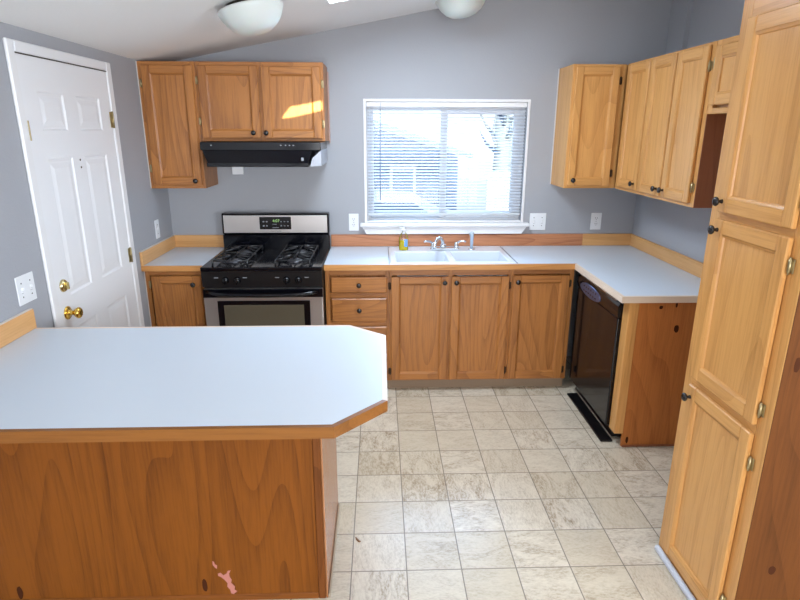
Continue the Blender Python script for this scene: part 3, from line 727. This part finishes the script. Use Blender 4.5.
fa = thing('kitchen_faucet', 'two-handle chrome faucet at the back of the sink', 'faucet', (1.99, -.185, zr))
bm = BM(); box(bm, 1.893, 2.100, -.212, -.160, zr+.0003, zr+.018, .008, seg=2); obj('base_plate', bm, chrome, fa)
bm = BM(); lathe(bm, [(.024, 0), (.022, .02), (.015, .028)], (1.985, -.185, zr+.017), (0, 0, 1), 20)
pth = []
for k in range(13):
    a = k/12; ang = a*math.pi*.92
    pth.append((1.985-.075*(1-math.cos(ang))*.5*1.0, -.185-.065*(1-math.cos(ang)), zr+.035+.062*math.sin(ang)))
tube(bm, pth, [.0125-.002*(k/12) for k in range(13)], 12); obj('spout', bm, chrome, fa)
bm = BM(); lathe(bm, [(.013, 0), (.013, .022), (0, .024)], (pth[-1][0], pth[-1][1], pth[-1][2]-.014), (0, 0, 1), 16); obj('aerator', bm, chrome, fa)
for s, x in ((-1, 1.912), (1, 2.081)):
    bm = BM(); lathe(bm, [(.020, 0), (.018, .012), (.014, .030), (.010, .038), (0, .040)], (x, -.185, zr+.017), (0, 0, 1), 18)
    tube(bm, [(x, -.185, zr+.045), (x+s*.022, -.190, zr+.062), (x+s*.05, -.197, zr+.066), (x+s*.068, -.20, zr+.062)], [.008, .0075, .007, .006], 10); obj('lever_handle', bm, chrome, fa)
sp = thing('side_sprayer', 'upright chrome side sprayer right of the faucet', 'sprayer', (2.192, -.185, zr))
bm = BM(); lathe(bm, [(.026, 0), (.024, .006), (.013, .012)], (2.192, -.185, zr+.0003), (0, 0, 1), 18); obj('holder', bm, chrome, sp)
bm = BM(); lathe(bm, [(.010, 0), (.0115, .04), (.013, .075), (.0155, .10), (.0155, .112), (.010, .118)], (2.192, -.185, zr+.012), (0, 0, 1), 18); box(bm, 2.172, 2.192, -.197, -.175, zr+.105, zr+.124, .004); obj('spray_head', bm, paint('pale chrome plastic', (190, 206, 222), .2, metal=.4), sp)

db = thing('dish_soap_bottle', 'clear dish soap bottle half full of yellow soap on the sink ledge', 'bottle', (1.700, -.185, zr))
def ob_lathe(bm, prof, x, y, z, sx=1.0, sy=.6, n=24):
    rings = [[bm.verts.new((x+r*sx*math.cos(2*math.pi*k/n), y+r*sy*math.sin(2*math.pi*k/n), z+h)) for k in range(n)] for r, h in prof]
    for A, B in zip(rings, rings[1:]):
        for k in range(n): f = bm.faces.new((A[k], A[(k+1) % n], B[(k+1) % n], B[k])); f.smooth = True
    bm.faces.new(rings[0]); bm.faces.new(rings[-1])
bm = BM(); ob_lathe(bm, [(.030, .0003), (.033, .006), (.034, .05), (.031, .09), (.022, .118), (.012, .128), (.0115, .138)], 1.700, -.185, zr); obj('bottle_body', bm, bottle_glass, db)
bm = BM(); ob_lathe(bm, [(.028, .002), (.0315, .007), (.0325, .05), (.0315, .072)], 1.700, -.185, zr); obj('soap_liquid', bm, soap, db)
bm = BM(); box(bm, 1.703, 1.727, -.2085, -.2060, zr+.028, zr+.082, .001); obj('label_sticker', bm, blue_label, db)
bm = BM(); lathe(bm, [(.015, 0), (.015, .014), (.008, .018), (.007, .030), (0, .031)], (1.700, -.185, zr+.137), (0, 0, 1), 18); box(bm, 1.668, 1.692, -.191, -.179, zr+.157, zr+.164, .002); obj('cap', bm, plastic, db)

# ================================================================== stove
S0, S1 = .3925, 1.1605
st = thing('gas_range', 'stainless and black gas stove with a digital clock panel', 'stove', (.776, -.35, 0))
bm = BM(); box(bm, S0, S1, -.640, -.030, .03, .885, .003); obj('body', bm, black_mat, st)
bm = BM(); box(bm, S0, S1, -.690, -.105, .8855, .914, .006, seg=2)
ck = obj('cooktop', bm, black_en, st)
bm = BM(); box(bm, S0+.001, S1-.001, -.104, -.030, .8855, 1.018, .004); obj('rear_riser', bm, black_en, st)
bm = BM(); box(bm, S0-.001, S1+.001, -.100, -.012, 1.0185, 1.172, .010, seg=3); bg = obj('backguard', bm, black_en, st)
bm = BM(); box(bm, S0+.012, S1-.012, -.1035, -.0985, 1.031, 1.158, .004, seg=2); bp_ = obj('stainless_panel', bm, steel, bg)
bm = BM(); box(bm, .663, .889, -.1065, -.1037, 1.057, 1.147, .002); ccp = obj('clock_panel', bm, panel_blk, bp_)
root = st
text('clock_digits', '4:07', .030, green_led, bg, (.782, -.1070, 1.118))
for k, x in enumerate((.692, .715)):
    for z in (1.083, 1.113):
        bm = BM(); box(bm, x-.006, x+.006, -.1080, -.1066, z-.004, z+.004, .001); obj('button', bm, grey_print, bg)
for x in (.818, .842, .866):
    for z in (1.083, 1.113):
        bm = BM(); box(bm, x-.006, x+.006, -.1080, -.1066, z-.003, z+.003, .001); obj('button', bm, grey_print, bg)
bm = BM(); box(bm, .755, .80, -.1078, -.1066, 1.068, 1.071); box(bm, .755, .785, -.1078, -.1066, 1.093, 1.096); obj('display_print', bm, grey_print, bg)
text('brand_lettering', 'FRIGIDAIRE', .015, newmat('dark steel print', (96, 92, 92), .4), bg, (.777, -.1040, 1.043))
# control strip, knobs and markings
bm = BM()
prism(bm, [(-.6405, .884), (-.684, .884), (-.676, .782), (-.6405, .776)], S0+.002, S1-.002, axis='x'); cp_ = obj('control_panel', bm, black_mat, st)
for x in (.545, .620, .931, 1.007):
    bm = BM(); lathe(bm, [(.024, 0), (.023, .006), (.019, .016), (.018, .026), (0, .028)], (x, -.679, .828), (0, -1, .06), 24); box(bm, x-.004, x+.004, -.720, -.703, .808, .848, .002); obj('control_knob', bm, black_en, st)
bm = BM()
for x in (.487, .668, .872, 1.060): box(bm, x-.013, x+.013, -.6835, -.6795, .842, .847)
obj('printed_marks', bm, grey_print, cp_)
# oven door
bm = BM(); box(bm, S0+.002, S1-.002, -.676, -.6405, .250, .768, .006, seg=2); od = obj('oven_door', bm, steel, st)
bm = BM(); box(bm, S0+.002, S1-.002, -.681, -.6765, .712, .768, .003); obj('door_header', bm, black_en, od)
bm = BM(); box(bm, .480, 1.074, -.6795, -.6765, .34, .690, .010, seg=2); ow = obj('window_surround', bm, black_en, od)
bm = BM(); box(bm, .520, 1.034, -.6815, -.6797, .375, .662, .004); obj('oven_window', bm, oven_glass, ow)
bm = BM(); N = 17
pts = []
for k in range(N):
    a = k/(N-1); x = S0+.030+(S1-S0-.060)*a; bow = math.sin(a*math.pi)
    pts.append((x, -.690-.040*min(1, bow*2.2), .752-.014*bow))
tube(bm, pts, .0125, 12); obj('door_handle', bm, black_en, od)
bm = BM(); box(bm, S0+.002, S1-.002, -.672, -.6405, .055, .240, .006, seg=2); obj('storage_drawer', bm, steel, st)
for x in (S0+.05, S1-.05):
    for y in (-.60, -.08):
        bm = BM(); lathe(bm, [(.018, 0), (.014, .03)], (x, y, .0002), (0, 0, 1), 12); obj('foot', bm, black_mat, st)
# burners and grates
for gx in (.568, .968):
    for gy in (-.52, -.235):
        bm = BM(); lathe(bm, [(.052, 0), (.050, .006), (.038, .010), (.036, .016), (.0, .018)], (gx, gy, .9145), (0, 0, 1), 28); obj('burner', bm, newmat('dull burner aluminium', (90, 90, 96), .35, metal=.6), ck)
    bm = BM(); zt_ = .944
    def bar(x0, y0, x1, y1, z0=zt_, z1=zt_, w_=.0045):
        tube(bm, [(x0, y0, z0), ((x0+x1)/2, (y0+y1)/2, (z0+z1)/2), (x1, y1, z1)], w_, 8)
    L, R_, F_, K = gx-.110, gx+.110, -.635, -.135
    for a in ((L, F_, R_, F_), (L, K, R_, K), (L, F_, L, K), (R_, F_, R_, K), (L, -.378, R_, -.378)): bar(*a)
    bar(gx, F_, gx, K)
    for gy in (-.52, -.235):
        for sx in (-1, 1):
            bar(gx+sx*.110, gy, gx+sx*.02, gy, zt_, zt_+.010)
            for sy in (-1, 1): bar(gx+sx*.104, gy+sy*.09, gx+sx*.028, gy+sy*.024, zt_, zt_+.008)
    for x in (L, R_):
        for y in (F_, K, -.378): tube(bm, [(x, y, .9142), (x, y, zt_)], .006, 8)
    obj('burner_grate', bm, cast, st)

# ================================================================== island
il = thing('peninsula_cabinet', 'oak plywood peninsula base in the foreground with pink smear near the floor', 'cabinet', (.66, -2.15, 0))
IX1, IY0, IY1 = 1.320, -2.430, -1.860
bm = BM(); box(bm, .0015, IX1-.006, IY0+.008, IY1, .0005, EZ0-.001, .001); obj('body', bm, oak['z'], il)
bm = BM(); box(bm, .0015, IX1-.036, IY0+.002, IY0+.0078, .030, EZ0-.001)
yo = IY0+.0015
for x, z, rx, rz in ((.851, .075, .010, .030), (.155, .060, .011, .030), (.10, .44, .004, .004)): blob(bm, x, z, rx, rz, 'y', yo, 1)
# pink smear: jagged streak
pk = [(.889, .186), (.895, .183), (.897, .172), (.905, .166), (.903, .150), (.897, .155), (.889, .168)]
f = bm.faces.new([bm.verts.new((x, yo, z)) for x, z in pk]); f.material_index = 2
pk = [(.905, .128), (.915, .132), (.925, .120), (.938, .128), (.943, .140), (.955, .142), (.947, .128), (.948, .112), (.955, .098), (.951, .084), (.965, .066), (.962, .052), (.972, .044), (.957, .030), (.948, .034), (.945, .052), (.935, .066), (.938, .082), (.928, .098), (.915, .112), (.905, .117)]
f = bm.faces.new([bm.verts.new((x, yo, z)) for x, z in pk]); f.material_index = 2
obj('front_panel', bm, [ply_island, knot_mat, pink], il)
bm = BM(); box(bm, IX1-.0355, IX1-.008, IY0-.002, IY0+.0078, .0005, EZ0-.001, .003); obj('corner_post', bm, wood('dark oak post', (118, 66, 26), (84, 44, 14), 'z', rough=.5, spec=.2), il)
bm = BM(); box(bm, .0015, IX1-.036, IY0-.002, IY0+.0078, .0005, .0295, .003); obj('base_strip', bm, wood('island base strip', (126, 72, 28), (92, 50, 18), 'x', spec=.2), il)
bm = BM(); box(bm, IX1-.0055, IX1, IY0+.002, IY1, .0005, EZ0-.001, .001); obj('side_panel', bm, wood('glossy side veneer', (172, 118, 80), (140, 88, 54), 'z', rough=.25, contrast=.3), il)
bm = BM(); box(bm, IX1+.0003, IX1+.009, IY0, IY1, .0005, .022, .004); obj('shoe_strip', bm, paint('dirty tan shoe strip', (176, 158, 136), .6), il)

ic = thing('countertop', 'large white peninsula countertop with clipped corners in the foreground', 'countertop', (.78, -2.25, EZ0))
P5 = [(.0015, -2.7259), (1.3926, -2.7259), (1.5527, -2.5582), (1.5527, -1.9453), (1.3931, -1.8079), (.0015, -1.8079)]
def inset(P, d):
    n = len(P); out = []
    for i in range(n):
        a, b, c = Vector(P[i-1]), Vector(P[i]), Vector(P[(i+1) % n])
        e1, e2 = (b-a).normalized(), (c-b).normalized(); n1, n2 = Vector((-e1.y, e1.x)), Vector((-e2.y, e2.x))
        k = (n1+n2)/(1+n1.dot(n2)); out.append(tuple(b+k*d))
    return out
Pi = inset(P5, .017); Pi[0] = (.0015, Pi[0][1]); Pi[-1] = (.0015, Pi[-1][1])
Pj = [(x, y) for x, y in inset(P5, .0168)]; Pj[0] = (.0015, Pj[0][1]); Pj[-1] = (.0015, Pj[-1][1])
bm = BM(); prism(bm, Pi, EZ0, H); obj('laminate_top', bm, laminate, ic)
def band(i, m, nm, lab=None):
    bm = BM(); prism(bm, [P5[i], P5[i+1], Pj[i+1], Pj[i]], EZ0-.002, H-.0003); o = obj(nm, bm, m, ic)
    if lab: o['label'] = lab
dg_ = wood('bevel oak edging', (140, 88, 38), (104, 60, 22), 'x', rough=.3, rings=14, contrast=.4, cross=3)
iedge = wood('amber oak edging', (134, 84, 34), (98, 56, 20), 'x', rough=.4, spec=.3, rings=10, contrast=.35, cross=3)
band(0, iedge, 'edge_band'); band(1, dg_, 'edge_band'); band(2, edge_pale, 'edge_band', 'pale edge band on the right end'); band(3, edge_pale, 'edge_band', 'pale edge band on the far clipped corner'); band(4, edge_pale, 'edge_band', 'pale edge band on the stove side')
bm = BM(); box(bm, .0015, .0195, -2.715, -1.809, H+.0003, H+.088, .003); obj('side_backsplash', bm, splash_pine_y, ic)
bm = BM(); box(bm, .0008, .0150, -2.715, -1.812, H+.0882, H+.0905); obj('caulk_line', bm, white_gap, ic)

# ================================================================== wall plates
def plate(kind, face, a, z0, wdt, hgt, label, cat, gangs=1, group=None):
    """plate on the back wall (face 'y') or left wall (face 'x'); a = left edge"""
    if face == 'y': F = Face('y', 0); u0, u1 = a, a+wdt
    else:
        class G(Face):
            def box(s, bm, u0, u1, n0, n1, v0, v1, bev=0, mi=0): box(bm, n0, n1, u0, u1, v0, v1, bev, mi)
        F = G('x', 0); u0, u1 = a, a+wdt
    loc = ((u0+u1)/2, -.001, z0) if face == 'y' else (.001, (u0+u1)/2, z0)
    t_ = thing('light_switch' if kind == 'switch' else 'wall_outlet', label, cat, loc, group)
    bm = BM(); F.box(bm, u0, u1, .0008, .006, z0, z0+hgt, .002); p = obj('cover_plate', bm, plastic, t_)
    for g in range(gangs):
        c = u0+wdt*(g+.5)/gangs; zc = z0+hgt/2
        if kind == 'switch':
            bm = BM(); F.box(bm, c-.006, c+.006, .006, .0085, zc-.012, zc+.012, .001); F.box(bm, c-.0035, c+.0035, .0085, .016, zc+.001, zc+.010, .001); obj('toggle', bm, plastic, t_)
            bm = BM()
            for dz in (-.030, .030): F.box(bm, c-.0028, c+.0028, .0061, .0072, zc+dz-.0028, zc+dz+.0028)
            F.box(bm, c-.0062, c+.0062, .0061, .0066, zc-.0135, zc-.012); obj('screw', bm, slot_mat, t_)
        elif kind == 'outlet':
            for dz in (-.021, .021):
                bm = BM(); F.box(bm, c-.016, c+.016, .0061, .0078, zc+dz-.014, zc+dz+.014, .004); s = obj('socket', bm, plastic, t_)
                bm = BM(); F.box(bm, c-.008, c-.0052, .0079, .0085, zc+dz, zc+dz+.009); F.box(bm, c+.0052, c+.008, .0079, .0085, zc+dz, zc+dz+.009); F.box(bm, c-.0022, c+.0022, .0079, .0085, zc+dz-.009, zc+dz-.005); obj('slot', bm, slot_mat, s)
            bm = BM(); F.box(bm, c-.0022, c+.0022, .0061, .0072, zc-.0022, zc+.0022); obj('screw', bm, slot_mat, t_)
plate('outlet', 'y', 1.300, 1.028, .072, .127, 'white wall outlet just left of the window sill', 'outlet')
plate('switch', 'y', 2.652, 1.029, .122, .127, 'white double switch plate just right of the window sill', 'light switch', 2)
plate('outlet', 'y', 3.115, 1.031, .080, .126, 'white wall outlet under the right corner wall cabinet', 'outlet')
plate('switch', 'x', -.325, 1.030, .068, .126, 'white wall plate on the left wall above the short counter', 'light switch', 1)
plate('switch', 'x', -1.873, 1.028, .126, .124, 'white double switch plate on the left wall beside the door', 'light switch', 2)
hb_ = thing('hood_outlet', 'white box on the back wall peeking out below the range hood', 'outlet', (.525, -.01, 1.44))
bm = BM(); box(bm, .478, .556, -.030, -.001, 1.440, 1.512, .003); obj('cover_plate', bm, plastic, hb_)

# ================================================================== ceiling lights
def dome(x, y, label):
    t_ = thing('ceiling_light', label, 'light', (x, y, SKY_Z(x)), 'frosted dome ceiling lights')
    nd = Vector((.19, 0, -1)).normalized(); o_ = Vector((x, y, SKY_Z(x)))
    bm = BM(); lathe(bm, [(.115, .001), (.118, .008), (.112, .026), (.10, .030)], o_, nd, 36); obj('base_pan', bm, newmat('dark bronze pan', (52, 44, 36), .4, metal=.5), t_)
    bm = BM(); pr = [(.176, .022), (.183, .026), (.182, .034), (.170, .062), (.150, .095), (.122, .125), (.088, .146), (.05, .156), (0, .158)]
    pr = [(r*.88, .003+d*.88) for r, d in pr]; lathe(bm, pr, o_, nd, 48); obj('glass_bowl', bm, frost, t_)
dome(.905, -1.15, 'frosted bowl ceiling light nearest the viewer, over the stove side')
dome(2.03, -.40, 'frosted bowl ceiling light in front of the window')

# ================================================================== crumbs on the floor
bm = BM()
pts = [(1.412, -2.088), (1.417, -2.092), (1.424, -2.102), (1.431, -2.112), (1.437, -2.115), (1.430, -2.119), (1.421, -2.112), (1.414, -2.100)]
prism(bm, pts, .0008, .005); tag(obj('dry_leaf', bm, leaf_mat), 'small curled brown leaf scrap on the floor tiles beside the peninsula', 'leaf')
